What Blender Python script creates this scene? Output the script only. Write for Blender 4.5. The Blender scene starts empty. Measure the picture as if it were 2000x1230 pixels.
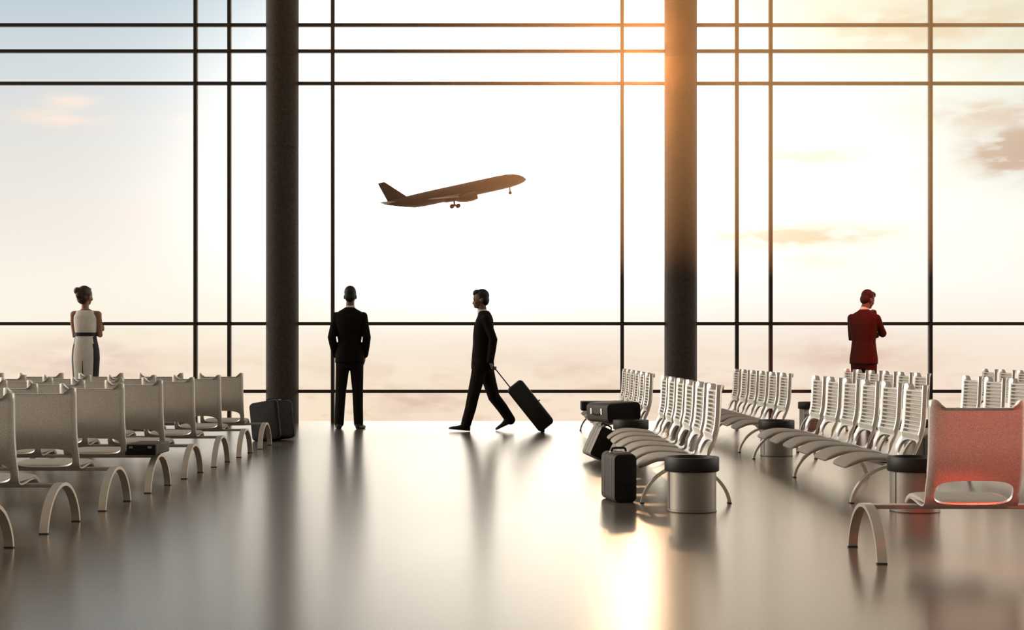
import bpy, bmesh, math, random
from mathutils import Vector, Matrix, Euler
random.seed(7)
SC = bpy.context.scene
COL = SC.collection
PI = math.pi
R = math.radians
FPX = 2778.0            # focal length in pixels of the 2000 px frame (50 mm on 36 mm)
EYE = 1.05
HOR = 683.0

# ------------------------------------------------------------------ camera
cd = bpy.data.cameras.new('camera')
cam = bpy.data.objects.new('camera', cd)
COL.objects.link(cam)
cam.location = (0, 0, EYE)
cam.rotation_euler = (R(90), 0, 0)
cd.lens = 50.0
cd.sensor_width = 36.0
cd.sensor_fit = 'HORIZONTAL'
cd.shift_y = (HOR - 615.0) / 2000.0
cd.clip_start = 0.05
cd.clip_end = 5000
SC.camera = cam

# ------------------------------------------------------------------ exposure
vs = SC.view_settings
vs.view_transform = 'Standard'
vs.look = 'None'
vs.exposure = 0.0
vs.gamma = 1.0
vs.use_curve_mapping = False
SC.cycles.use_denoising = True
SC.cycles.max_bounces = 8
SC.cycles.transparent_max_bounces = 24
SC.cycles.sample_clamp_indirect = 8.0


def lin(c):
    out = []
    for v in c[:3]:
        v = v / 255.0
        out.append(v / 12.92 if v <= 0.04045 else ((v + 0.055) / 1.055) ** 2.4)
    return tuple(out) + (1.0,)


class NT:
    """small helper for node trees"""
    def __init__(self, tree):
        self.t = tree
        self.n = tree.nodes
        self.l = tree.links

    def put(self, sock, v):
        if isinstance(v, bpy.types.NodeSocket):
            self.l.new(v, sock)
        else:
            sock.default_value = v

    def math(self, op, a, b=0.0, clamp=False):
        m = self.n.new('ShaderNodeMath')
        m.operation = op
        m.use_clamp = clamp
        self.put(m.inputs[0], a)
        self.put(m.inputs[1], b)
        return m.outputs[0]

    def mix(self, f, a, b, blend='MIX'):
        m = self.n.new('ShaderNodeMix')
        m.data_type = 'RGBA'
        m.blend_type = blend
        m.clamp_factor = True
        self.put(m.inputs[0], f)
        self.put(m.inputs[6], a)
        self.put(m.inputs[7], b)
        return m.outputs[2]

    def rng(self, v, a, b, c=0.0, d=1.0, smooth=True):
        m = self.n.new('ShaderNodeMapRange')
        m.interpolation_type = 'SMOOTHSTEP' if smooth else 'LINEAR'
        self.put(m.inputs[0], v)
        for i, x in enumerate((a, b, c, d)):
            m.inputs[i + 1].default_value = x
        return m.outputs[0]

    def ramp(self, v, stops):
        r = self.n.new('ShaderNodeValToRGB')
        self.put(r.inputs[0], v)
        e = r.color_ramp.elements
        while len(e) < len(stops):
            e.new(0.5)
        for el, (p, c) in zip(e, stops):
            el.position = p
            el.color = c
        return r.outputs[0]


# ------------------------------------------------------------------ sky
SUN_AZ, SUN_EL = 4.75, 11.4


def build_sky():
    w = bpy.data.worlds.new('evening_sky')
    SC.world = w
    w.use_nodes = True
    T = NT(w.node_tree)
    T.n.clear()
    out = T.n.new('ShaderNodeOutputWorld')
    bg = T.n.new('ShaderNodeBackground')
    tc = T.n.new('ShaderNodeTexCoord')
    sep = T.n.new('ShaderNodeSeparateXYZ')
    T.l.new(tc.outputs['Generated'], sep.inputs[0])
    x, y, z = sep.outputs
    az = T.math('MULTIPLY', T.math('ARCTAN2', x, y), 180 / PI)
    el = T.math('MULTIPLY', T.math('ARCSINE', z), 180 / PI)
    # elevation -4 .. 16 degrees to 0 .. 1
    t = T.rng(el, -4.0, 16.0, 0, 1, smooth=False)
    P = lambda e: (e + 4.0) / 20.0
    left = T.ramp(t, [(P(e), lin(c)) for e, c in (
        (-3, (250, 228, 200)), (-0.4, (251, 235, 213)), (1.0, (254, 245, 228)), (2.5, (253, 246, 232)),
        (4.8, (243, 236, 226)), (7.8, (230, 228, 223)), (11.2, (210, 219, 222)), (13.8, (186, 204, 215)))])
    right = T.ramp(t, [(P(e), lin(c)) for e, c in (
        (-3, (250, 229, 206)), (-0.4, (249, 231, 212)), (1.0, (253, 242, 228)), (2.5, (254, 249, 240)),
        (4.8, (254, 248, 238)), (7.8, (253, 245, 233)), (11.2, (254, 243, 224)), (13.8, (250, 230, 203)))])
    base = T.mix(T.rng(az, -15.0, 12.0), left, right)

    # cloud texture in azimuth / elevation, stretched along the horizon
    def noise(sx, sy, off, detail=5.0, scale=1.0):
        c = T.n.new('ShaderNodeCombineXYZ')
        T.put(c.inputs[0], T.math('MULTIPLY', az, sx))
        T.put(c.inputs[1], T.math('MULTIPLY', el, sy))
        c.inputs[2].default_value = off
        nz = T.n.new('ShaderNodeTexNoise')
        nz.inputs['Scale'].default_value = scale
        nz.inputs['Detail'].default_value = detail
        nz.inputs['Roughness'].default_value = 0.55
        T.l.new(c.outputs[0], nz.inputs['Vector'])
        return nz.outputs[0]
    n1 = noise(0.28, 0.75, 2.3)
    n2 = noise(0.55, 1.7, 8.1)

    def blob(a0, e0, ra, re):
        da = T.math('DIVIDE', T.math('SUBTRACT', az, a0), ra)
        de = T.math('DIVIDE', T.math('SUBTRACT', el, e0), re)
        d2 = T.math('ADD', T.math('MULTIPLY', da, da), T.math('MULTIPLY', de, de))
        return T.math('EXPONENT', T.math('MULTIPLY', d2, -1.0))
    # low bank of peach clouds
    band = T.math('MULTIPLY', T.rng(el, 0.9, -1.4), T.rng(n1, 0.46, 0.62))
    base = T.mix(T.math('MULTIPLY', band, 0.55), base, lin((238, 213, 190)))
    band2 = T.math('MULTIPLY', T.rng(el, 0.4, -2.2), T.rng(n2, 0.5, 0.66))
    base = T.mix(T.math('MULTIPLY', band2, 0.55), base, lin((228, 200, 178)))
    for (a0, e0, ra, re, col, k) in (
            (-17.6, 8.85, 1.6, 0.33, (253, 234, 216), 1.0), (-17.3, 9.5, 1.1, 0.28, (253, 235, 220), 0.9),
            (-12.6, 8.9, 0.9, 0.2, (252, 234, 222), 0.6), (-13.0, 6.0, 0.6, 0.3, (252, 234, 220), 0.7),
            (-14.6, 5.4, 0.7, 0.25, (252, 232, 218), 0.7), (-15.4, 0.6, 2.0, 0.5, (253, 240, 214), 0.7),
            (19.6, 7.5, 1.7, 0.9, (182, 152, 138), 2.0), (18.6, 9.0, 2.6, 0.6, (218, 190, 172), 1.3),
            (17.0, 6.6, 1.0, 0.5, (252, 238, 214), 0.6),
            (11.6, 7.6, 1.7, 0.32, (232, 196, 158), 1.3), (10.8, 4.5, 3.4, 0.42, (228, 188, 150), 1.6),
            (8.5, 4.9, 1.8, 0.35, (250, 226, 190), 0.8), (12.0, 3.6, 1.6, 0.4, (249, 232, 204), 0.8),
            (15.5, 12.3, 4.5, 0.8, (238, 198, 160), 1.3), (18.5, 11.0, 2.2, 0.8, (247, 226, 200), 0.8),
            (9.5, 12.0, 2.0, 0.9, (253, 240, 212), 0.6), (-5.8, 13.0, 1.6, 0.5, (236, 228, 224), 0.8),
            (-7.4, 13.8, 1.2, 0.25, (252, 226, 204), 0.7), (13.5, -0.2, 2.5, 0.8, (226, 194, 178), 0.8),
            (2.0, -0.7, 1.4, 0.3, (236, 208, 190), 0.8), (-3.6, -2.1, 1.6, 0.45, (226, 196, 178), 0.9),
            (-16.5, -0.4, 2.6, 0.9, (228, 200, 186), 0.8)):
        f = T.math('MULTIPLY', blob(a0, e0, ra, re), T.rng(n2, 0.34, 0.62, 0.25, 1.0))
        base = T.mix(T.math('MULTIPLY', f, k, True), base, lin(col))
    # the sun's aureole: real brightness, far above white near the disc
    sd = Vector((math.sin(R(SUN_AZ)) * math.cos(R(SUN_EL)), math.cos(R(SUN_AZ)) * math.cos(R(SUN_EL)), math.sin(R(SUN_EL))))

    def ang_to(v):
        dp = T.n.new('ShaderNodeVectorMath')
        dp.operation = 'DOT_PRODUCT'
        T.l.new(tc.outputs['Generated'], dp.inputs[0])
        dp.inputs[1].default_value = v
        return T.math('MULTIPLY', T.math('ARCCOSINE', T.math('MINIMUM', dp.outputs['Value'], 0.999999)), 180 / PI)
    a1 = ang_to(sd)
    wide = Vector((math.sin(R(-1.2)), math.cos(R(-1.2)), math.sin(R(6.2)))).normalized()
    a2 = ang_to(wide)
    g1 = T.math('MULTIPLY', T.math('EXPONENT', T.math('MULTIPLY', a1, -1 / 1.3)), 1.6)
    g2 = T.math('MULTIPLY', T.math('EXPONENT', T.math('MULTIPLY', T.math('POWER', T.math('DIVIDE', a1, 5.0), 2.0), -1.0)), 0.5)
    g3 = T.math('MULTIPLY', T.math('EXPONENT', T.math('MULTIPLY', T.math('POWER', T.math('DIVIDE', a2, 7.6), 2.0), -1.0)), T.rng(el, 0.2, 6.0, 0.0, 2.5))

    def tint(v, c):
        m = T.n.new('ShaderNodeMix')
        m.data_type = 'RGBA'
        m.blend_type = 'MULTIPLY'
        m.inputs[0].default_value = 1.0
        m.clamp_result = False
        T.put(m.inputs[6], v)
        m.inputs[7].default_value = c
        return m.outputs[2]
    glow = T.mix(1.0, tint(g1, (1.0, 0.86, 0.62, 1)), tint(g2, (1.0, 0.93, 0.80, 1)), 'ADD')
    glow = T.mix(1.0, glow, tint(g3, (1.0, 0.95, 0.87, 1)), 'ADD')
    g4 = T.math('MULTIPLY', blob(14.0, 9.0, 6.5, 8.0), T.rng(el, 0.0, 5.0, 0.0, 0.3))
    glow = T.mix(1.0, glow, tint(g4, (1.0, 0.86, 0.66, 1)), 'ADD')
    front = T.mix(1.0, base, glow, 'ADD')
    # higher sky and the sky behind the camera are calm and dimmer
    high = T.mix(T.rng(el, 14.0, 27.0), front, (0.15, 0.145, 0.14, 1))
    allsky = T.mix(T.rng(y, 0.55, -0.1), high, (0.25, 0.217, 0.178, 1))
    # added bright patches in the unseen side sky, to light chairs and legs
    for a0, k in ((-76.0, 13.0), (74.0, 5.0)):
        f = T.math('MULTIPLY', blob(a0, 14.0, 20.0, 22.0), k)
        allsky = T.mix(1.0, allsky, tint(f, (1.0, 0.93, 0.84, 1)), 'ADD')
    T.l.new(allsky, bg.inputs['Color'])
    bg.inputs['Strength'].default_value = 1.0
    T.l.new(bg.outputs[0], out.inputs['Surface'])
    return sd


SUN_DIR = build_sky()

# ------------------------------------------------------------------ lamps
sl = bpy.data.lights.new('low_sun', 'SUN')
sl.energy = 0.05
sl.color = (1.0, 0.58, 0.30)
sl.angle = R(1.5)
so = bpy.data.objects.new('low_sun', sl)
COL.objects.link(so)
so.rotation_euler = SUN_DIR.to_track_quat('Z', 'Y').to_euler()


def red_spot(loc, target, energy, size, blend=0.8, color=(1.0, 0.13, 0.06), radius=0.25):
    d = bpy.data.lights.new('added_red_spot', 'SPOT')
    d.energy = energy
    d.color = color
    d.spot_size = R(size)
    d.spot_blend = blend
    d.shadow_soft_size = radius
    o = bpy.data.objects.new('added_red_spot', d)
    COL.objects.link(o)
    o.location = loc
    v = Vector(target) - Vector(loc)
    o.rotation_euler = v.to_track_quat('-Z', 'Y').to_euler()
    return o


red_spot((3.3, 2.5, 4.8), (3.02, 7.0, 0.5), 2200, 19.5, 0.3, (1.0, 0.06, 0.025), 0.1)  # added spot, not a hall fixture: tints the near-right backrest red
red_spot((6.4, 14.2, 6.6), (4.72, 19.1, 1.15), 3000, 20, 0.6, (1.0, 0.13, 0.06), 0.1)  # added spot that tints the man at the right red


# ------------------------------------------------------------------ materials
def mat(name, color, rough=0.5, metal=0.0, spec=0.5, grain=0.0, gscale=300.0, bump=0.0, coat=0.0, ior=1.45, sheen=0.0):
    m = bpy.data.materials.new(name)
    m.use_nodes = True
    T = NT(m.node_tree)
    b = T.n['Principled BSDF']
    c = tuple(color) + (1.0,)
    b.inputs['Base Color'].default_value = c
    b.inputs['Roughness'].default_value = rough
    b.inputs['Metallic'].default_value = metal
    b.inputs['Specular IOR Level'].default_value = spec
    b.inputs['IOR'].default_value = ior
    b.inputs['Coat Weight'].default_value = coat
    b.inputs['Sheen Weight'].default_value = sheen
    if grain or bump:
        tc = T.n.new('ShaderNodeTexCoord')
        nz = T.n.new('ShaderNodeTexNoise')
        nz.inputs['Scale'].default_value = gscale
        nz.inputs['Detail'].default_value = 2.0
        T.l.new(tc.outputs['Object'], nz.inputs['Vector'])
        if grain:
            f = T.rng(nz.outputs[0], 0.3, 0.7, 0, 1, False)
            lo = tuple(v * (1 - grain) for v in color) + (1,)
            hi = tuple(min(1, v * (1 + grain)) for v in color) + (1,)
            T.l.new(T.mix(f, lo, hi), b.inputs['Base Color'])
        if bump:
            bp = T.n.new('ShaderNodeBump')
            bp.inputs['Strength'].default_value = bump
            bp.inputs['Distance'].default_value = 0.002
            T.l.new(nz.outputs[0], bp.inputs['Height'])
            T.l.new(bp.outputs[0], b.inputs['Normal'])
    return m


M = {}
M['shell'] = mat('satin_grey_shell', (0.68, 0.63, 0.56), 0.36, 0.7, 0.5, grain=0.3, gscale=260, bump=0.15)
M['strap'] = mat('brushed_leg_metal', (0.62, 0.55, 0.46), 0.33, 0.7, 0.5)
M['beam'] = mat('beam_metal', (0.30, 0.26, 0.22), 0.35, 0.6)
M['cushion'] = mat('grey_seat_fabric', (0.36, 0.315, 0.265), 0.85, 0.0, 0.12, grain=0.3, gscale=350, bump=0.3)
M['rubber'] = mat('dark_rubber', (0.015, 0.012, 0.01), 0.6)
M['bin'] = mat('bin_steel', (0.24, 0.212, 0.178), 0.42, 0.55, grain=0.06, gscale=120)
M['rim'] = mat('bin_rim_plastic', (0.016, 0.012, 0.009), 0.5, 0.0, 0.3)
M['leather'] = mat('black_leather', (0.010, 0.008, 0.0065), 0.68, 0.0, 0.22, grain=0.5, gscale=120, bump=0.4)
M['leather2'] = mat('lit_side_leather', (0.05, 0.041, 0.033), 0.6, 0.0, 0.35, grain=0.35, gscale=160, bump=0.4)  # paler leather for case sides, the light on them put into the colour
M['stitch'] = mat('pale_piping', (0.22, 0.19, 0.15), 0.5, 0.0, 0.5)
M['latch'] = mat('latch_metal', (0.7, 0.64, 0.55), 0.25, 0.9)
M['plastic'] = mat('black_trolley_plastic', (0.010, 0.007, 0.005), 0.35, 0.0, 0.4)
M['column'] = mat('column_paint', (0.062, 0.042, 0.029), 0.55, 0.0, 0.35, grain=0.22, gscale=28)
M['mullion'] = mat('mullion_metal', (0.055, 0.04, 0.03), 0.5, 0.2, 0.4)
M['suit'] = mat('black_suit_cloth', (0.008, 0.005, 0.0035), 0.85, 0.0, 0.15, grain=0.2, gscale=200)
M['suit_red_tint'] = mat('red_tinted_suit_cloth', (0.06, 0.011, 0.007), 0.85, 0.0, 0.15, grain=0.2, gscale=200)  # dark suit with the red light on it put into the colour
M['trouser'] = mat('black_trouser_cloth', (0.012, 0.008, 0.006), 0.85, 0.0, 0.15, grain=0.2, gscale=200)
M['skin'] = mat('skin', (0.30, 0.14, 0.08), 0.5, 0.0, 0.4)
M['skin_dark'] = mat('darker_skin_tone', (0.17, 0.085, 0.052), 0.5, 0.0, 0.4)  # darker skin colour for the three men
M['hair'] = mat('dark_hair', (0.012, 0.007, 0.005), 0.5, 0.0, 0.4, grain=0.4, gscale=90, bump=0.6)
M['hair_brown'] = mat('brown_hair', (0.05, 0.022, 0.011), 0.45, 0.0, 0.4, grain=0.5, gscale=90, bump=0.8)
M['shirt'] = mat('white_shirt', (0.75, 0.72, 0.68), 0.7)
M['blouse'] = mat('white_blouse', (0.72, 0.66, 0.58), 0.75, 0.0, 0.3, grain=0.06, gscale=20)
M['black_cloth'] = mat('black_skirt_panel', (0.008, 0.006, 0.005), 0.7)
M['shoe'] = mat('black_shoe_leather', (0.010, 0.007, 0.005), 0.35)
M['hair_red_tint'] = mat('red_tinted_hair', (0.05, 0.012, 0.007), 0.6, 0.0, 0.25, grain=0.4, gscale=90, bump=0.6)  # dark hair with the red light mixed into its colour
M['eye'] = mat('eye', (0.03, 0.02, 0.015), 0.2)
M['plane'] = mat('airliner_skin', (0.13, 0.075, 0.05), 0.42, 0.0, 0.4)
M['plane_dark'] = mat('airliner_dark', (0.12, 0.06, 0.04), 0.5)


def floor_material():
    m = bpy.data.materials.new('polished_floor')
    m.use_nodes = True
    T = NT(m.node_tree)
    T.n.clear()
    out = T.n.new('ShaderNodeOutputMaterial')
    df = T.n.new('ShaderNodeBsdfDiffuse')
    gl = T.n.new('ShaderNodeBsdfGlossy')
    mx = T.n.new('ShaderNodeMixShader')
    fr = T.n.new('ShaderNodeFresnel')
    fr.inputs['IOR'].default_value = 1.62
    gl.inputs['Roughness'].default_value = 0.22
    gl.inputs['Color'].default_value = (1.0, 0.95, 0.88, 1)
    tc = T.n.new('ShaderNodeTexCoord')
    nz = T.n.new('ShaderNodeTexNoise')
    nz.inputs['Scale'].default_value = 110.0
    nz.inputs['Detail'].default_value = 3.0
    T.l.new(tc.outputs['Object'], nz.inputs['Vector'])
    f = T.rng(nz.outputs[0], 0.35, 0.65, 0, 1, False)
    T.l.new(T.mix(f, (0.030, 0.022, 0.016, 1), (0.14, 0.11, 0.085, 1)), df.inputs['Color'])
    bp = T.n.new('ShaderNodeBump')
    bp.inputs['Strength'].default_value = 0.08
    bp.inputs['Distance'].default_value = 0.001
    T.l.new(nz.outputs[0], bp.inputs['Height'])
    T.l.new(bp.outputs[0], gl.inputs['Normal'])
    T.l.new(fr.outputs[0], mx.inputs[0])
    T.l.new(df.outputs[0], mx.inputs[1])
    T.l.new(gl.outputs[0], mx.inputs[2])
    T.l.new(mx.outputs[0], out.inputs['Surface'])
    return m


def glass_material():
    m = bpy.data.materials.new('window_glass')
    m.use_nodes = True
    T = NT(m.node_tree)
    T.n.clear()
    out = T.n.new('ShaderNodeOutputMaterial')
    tr = T.n.new('ShaderNodeBsdfTransparent')
    gl = T.n.new('ShaderNodeBsdfGlossy')
    gl.inputs['Roughness'].default_value = 0.02
    fr = T.n.new('ShaderNodeFresnel')
    fr.inputs['IOR'].default_value = 1.15
    mx = T.n.new('ShaderNodeMixShader')
    T.l.new(fr.outputs[0], mx.inputs[0])
    T.l.new(tr.outputs[0], mx.inputs[1])
    T.l.new(gl.outputs[0], mx.inputs[2])
    T.l.new(mx.outputs[0], out.inputs['Surface'])
    return m


M['floor'] = floor_material()
M['glass'] = glass_material()


# ------------------------------------------------------------------ mesh helpers
def link_mesh(name, bm, material, parent=None, smooth=True, angle=40):
    me = bpy.data.meshes.new(name)
    bmesh.ops.recalc_face_normals(bm, faces=bm.faces)
    bm.to_mesh(me)
    bm.free()
    mats = material if isinstance(material, (list, tuple)) else [material]
    for mm in mats:
        me.materials.append(mm)
    if smooth:
        me.polygons.foreach_set('use_smooth', [True] * len(me.polygons))
        me.set_sharp_from_angle(angle=R(angle))
    o = bpy.data.objects.new(name, me)
    COL.objects.link(o)
    if parent:
        o.parent = parent
    return o


def empty(name, loc=(0, 0, 0), rot=(0, 0, 0)):
    o = bpy.data.objects.new(name, None)
    COL.objects.link(o)
    o.location = loc
    o.rotation_euler = rot
    o.empty_display_size = 0.1
    return o


def tag(o, label, cat, group=None, kind=None):
    o['label'] = label
    o['category'] = cat
    if group:
        o['group'] = group
    if kind:
        o['kind'] = kind
    return o


def children(o):
    return [c for c in bpy.data.objects if c.parent == o]


def copy_tree(o, parent=None):
    c = o.copy()
    COL.objects.link(c)
    c.parent = parent
    for ch in KIDS.get(o.name, []):
        copy_tree(ch, c)
    return c


KIDS = {}


def index_kids():
    KIDS.clear()
    for o in bpy.data.objects:
        if o.parent:
            KIDS.setdefault(o.parent.name, []).append(o)


def box(bm, x0, x1, y0, y1, z0, z1, bev=0.0, segs=2, mtx=None):
    v = [bm.verts.new((x, y, z)) for z in (z0, z1) for y in (y0, y1) for x in (x0, x1)]
    fs = [bm.faces.new([v[i] for i in q]) for q in
          ((0, 2, 3, 1), (4, 5, 7, 6), (0, 1, 5, 4), (2, 6, 7, 3), (0, 4, 6, 2), (1, 3, 7, 5))]
    geo = list(v)
    if bev:
        es = list({e for f in fs for e in f.edges})
        r = bmesh.ops.bevel(bm, geom=es, offset=bev, segments=segs, profile=0.5, affect='EDGES')
        geo = list({vv for f in r['faces'] for vv in f.verts} | {vv for vv in v if vv.is_valid})
    if mtx is not None:
        bmesh.ops.transform(bm, matrix=mtx, verts=[g for g in geo if g.is_valid])
    return geo


def loft(bm, rings, cap=True, closed=True):
    """rings: list of lists of points (same count)"""
    vr = [[bm.verts.new(p) for p in ring] for ring in rings]
    n = len(vr[0])
    for a, b in zip(vr[:-1], vr[1:]):
        for i in range(n if closed else n - 1):
            j = (i + 1) % n
            bm.faces.new((a[i], a[j], b[j], b[i]))
    if cap:
        bm.faces.new(list(reversed(vr[0])))
        bm.faces.new(vr[-1])
    return vr


def ering(c, a, b, n=24, e=2.0, ux=Vector((1, 0, 0)), uy=Vector((0, 1, 0))):
    pts = []
    c = Vector(c)
    for i in range(n):
        t = 2 * PI * i / n
        ct, st = math.cos(t), math.sin(t)
        x = a * math.copysign(abs(ct) ** (2 / e), ct)
        y = b * math.copysign(abs(st) ** (2 / e), st)
        pts.append(c + ux * x + uy * y)
    return pts


def tube(bm, pts, radii, n=12, round_ends=True, up=None, flat=1.0):
    """swept tube with rounded ends; radii one per point (or a single one); flat scales the second axis"""
    pts = [Vector(p) for p in pts]
    if not isinstance(radii, (list, tuple)):
        radii = [radii] * len(pts)
    P, Q = list(pts), list(radii)
    if round_ends:
        d0 = (pts[0] - pts[1]).normalized()
        d1 = (pts[-1] - pts[-2]).normalized()
        r0, r1 = radii[0], radii[-1]
        pre = [(pts[0] + d0 * r0 * math.sin(a), r0 * math.cos(a)) for a in (R(80), R(55), R(28))]
        post = [(pts[-1] + d1 * r1 * math.sin(a), r1 * math.cos(a)) for a in (R(28), R(55), R(80))]
        P = [p for p, _ in pre] + P + [p for p, _ in post]
        Q = [q for _, q in pre] + Q + [q for _, q in post]
    up = Vector(up) if up else None
    rings = []
    prev = None
    for i, p in enumerate(P):
        d = (P[min(i + 1, len(P) - 1)] - P[max(i - 1, 0)])
        if d.length < 1e-9:
            d = Vector((0, 0, 1))
        d.normalize()
        if prev is None:
            ref = up if up else (Vector((0, 1, 0)) if abs(d.y) < 0.9 else Vector((1, 0, 0)))
        else:
            ref = prev
        ux = (ref - d * ref.dot(d))
        if ux.length < 1e-6:
            ux = d.orthogonal()
        ux.normalize()
        uy = d.cross(ux).normalized()
        prev = ux
        rings.append(ering(p, Q[i], Q[i] * flat, n, 2.0, ux, uy))
    return loft(bm, rings)


def ellipsoid(bm, c, rx, ry, rz, n=20, m=12, mtx=None):
    c = Vector(c)
    vs_ = []
    top = bm.verts.new(c + Vector((0, 0, rz)))
    bot = bm.verts.new(c - Vector((0, 0, rz)))
    rows = []
    for j in range(1, m):
        ph = PI * j / m
        rows.append([bm.verts.new(c + Vector((rx * math.sin(ph) * math.cos(2 * PI * i / n),
                                              ry * math.sin(ph) * math.sin(2 * PI * i / n), rz * math.cos(ph)))) for i in range(n)])
    for i in range(n):
        k = (i + 1) % n
        bm.faces.new((top, rows[0][i], rows[0][k]))
        bm.faces.new((bot, rows[-1][k], rows[-1][i]))
        for a, b in zip(rows[:-1], rows[1:]):
            bm.faces.new((a[i], b[i], b[k], a[k]))
    vs_ = [top, bot] + [v for r in rows for v in r]
    if mtx is not None:
        bmesh.ops.transform(bm, matrix=mtx, verts=vs_)
    return vs_


def lathe(bm, prof, n=48, c=(0, 0, 0), closed=True):
    c = Vector(c)
    rings = []
    for r, z in prof:
        rings.append([bm.verts.new(c + Vector((r * math.cos(2 * PI * i / n), r * math.sin(2 * PI * i / n), z))) for i in range(n)])
    k = len(rings)
    for j in range(k if closed else k - 1):
        a, b = rings[j], rings[(j + 1) % k]
        for i in range(n):
            q = (i + 1) % n
            bm.faces.new((a[i], a[q], b[q], b[i]))
    return rings


def catmull(pts, n=6):
    pts = [Vector(p) for p in pts]
    out = []
    for i in range(len(pts) - 1):
        p0, p1, p2, p3 = pts[max(i - 1, 0)], pts[i], pts[i + 1], pts[min(i + 2, len(pts) - 1)]
        for k in range(n):
            t = k / n
            out.append(0.5 * ((2 * p1) + (p2 - p0) * t + (2 * p0 - 5 * p1 + 4 * p2 - p3) * t * t + (3 * p1 - p0 - 3 * p2 + p3) * t ** 3))
    out.append(pts[-1])
    return out


def remesh(name, bm, voxel, material, parent=None, smooth=3, mtx=None):
    me = bpy.data.meshes.new(name + '_raw')
    bmesh.ops.recalc_face_normals(bm, faces=bm.faces)
    bm.to_mesh(me)
    bm.free()
    tmp = bpy.data.objects.new(name + '_raw', me)
    COL.objects.link(tmp)
    r = tmp.modifiers.new('r', 'REMESH')
    r.mode = 'VOXEL'
    r.voxel_size = voxel
    r.use_smooth_shade = True
    if smooth:
        s = tmp.modifiers.new('s', 'SMOOTH')
        s.factor = 0.5
        s.iterations = smooth
    dg = bpy.context.evaluated_depsgraph_get()
    res = bpy.data.meshes.new_from_object(tmp.evaluated_get(dg))
    res.name = name
    bpy.data.objects.remove(tmp)
    bpy.data.meshes.remove(me)
    res.materials.clear()
    for mm in (material if isinstance(material, (list, tuple)) else [material]):
        res.materials.append(mm)
    if mtx is not None:
        res.transform(mtx)
    res.polygons.foreach_set('use_smooth', [True] * len(res.polygons))
    o = bpy.data.objects.new(name, res)
    COL.objects.link(o)
    if parent:
        o.parent = parent
    return o


# ------------------------------------------------------------------ the setting: floor, columns, glazed facade
bm = bmesh.new()
box(bm, -16, 16, -9, 20.98, -0.25, 0.0)
fl = link_mesh('floor', bm, M['floor'], smooth=False)
fl['kind'] = 'structure'

WY = 20.5          # plane of the glazing


def zat(ypx, d=WY):
    return EYE - (ypx - HOR) * d / FPX


def xat(xpx, d=WY):
    return (xpx - 1000.0) * d / FPX


TOP = 7.4


def column(name, xc, label):
    root_bm = bmesh.new()
    r = 0.234
    prof = [(r, 0.0)]
    for zj in (zat(290), zat(113)):
        prof += [(r, zj - 0.006), (r - 0.004, zj - 0.003), (r - 0.004, zj + 0.003), (r, zj + 0.006)]
    prof += [(r, TOP), (0.001, TOP), (0.001, 0.0)]
    lathe(root_bm, prof, 64, (xc, WY, 0))
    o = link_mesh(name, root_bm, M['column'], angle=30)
    tag(o, label, 'column', None, 'structure')
    return o


COLX = (xat(551.5), xat(1329.5))
column('column_left', COLX[0], 'dark round column behind the leaning black suitcase')
column('column_right', COLX[1], 'dark round column beside the glare of the sun')

BARS_H = (49, 100, 163, 632, 764)


def window(n, x0, x1, vbars):
    w = empty('window_%d' % n, ((x0 + x1) / 2, WY, 0))
    w['kind'] = 'structure'
    cx = (x0 + x1) / 2
    for yp in BARS_H:
        b = bmesh.new()
        z = zat(yp)
        box(b, x0 - cx, x1 - cx, -0.035, 0.035, z - 0.0225, z + 0.0225, 0.004, 1)
        link_mesh('mullion', b, M['mullion'], w)
    for xp in vbars:
        b = bmesh.new()
        x = xat(xp) - cx
        box(b, x - 0.0245, x + 0.0245, -0.045, 0.045, 0.0, TOP, 0.004, 1)
        link_mesh('mullion', b, M['mullion'], w)
    b = bmesh.new()
    box(b, x0 - cx, x1 - cx, -0.006, 0.006, 0.0, TOP)
    link_mesh('glass_pane', b, M['glass'], w, smooth=False)
    return w


window(1, -16.0, COLX[0] - 0.19, (382, 448, -130, -560))
window(2, COLX[0] + 0.19, COLX[1] - 0.19, (650, 1215))
window(3, COLX[1] + 0.19, 16.0, (1439, 1505, 1817, 2240, 2700))


# ------------------------------------------------------------------ the seat: one moulded shell, one cushion
PROFILE = [(0.0, 0.805), (0.003, 0.72), (0.007, 0.63), (0.012, 0.55), (0.021, 0.49), (0.037, 0.43), (0.058, 0.375),
           (0.083, 0.325), (0.108, 0.290), (0.142, 0.268), (0.19, 0.262), (0.26, 0.266), (0.34, 0.272), (0.42, 0.274),
           (0.485, 0.266), (0.53, 0.25), (0.56, 0.23)]
PROF = catmull([(0, y, z) for y, z in PROFILE], 10)
ARC = [0.0]
for a_, b_ in zip(PROF[:-1], PROF[1:]):
    ARC.append(ARC[-1] + (b_ - a_).length)


def prof_at(s):
    s = max(0.0, min(ARC[-1], s))
    lo, hi = 0, len(ARC) - 1
    while hi - lo > 1:
        mid = (lo + hi) // 2
        if ARC[mid] <= s:
            lo = mid
        else:
            hi = mid
    f = (s - ARC[lo]) / max(1e-9, ARC[hi] - ARC[lo])
    p = PROF[lo].lerp(PROF[hi], f)
    d = (PROF[hi] - PROF[lo]).normalized()
    return p, Vector((0, -d.z, d.y))      # normal towards the sitter


def s_of_z(z):
    for i, p in enumerate(PROF):
        if p.z <= z:
            return ARC[i]
    return ARC[-1]


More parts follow.
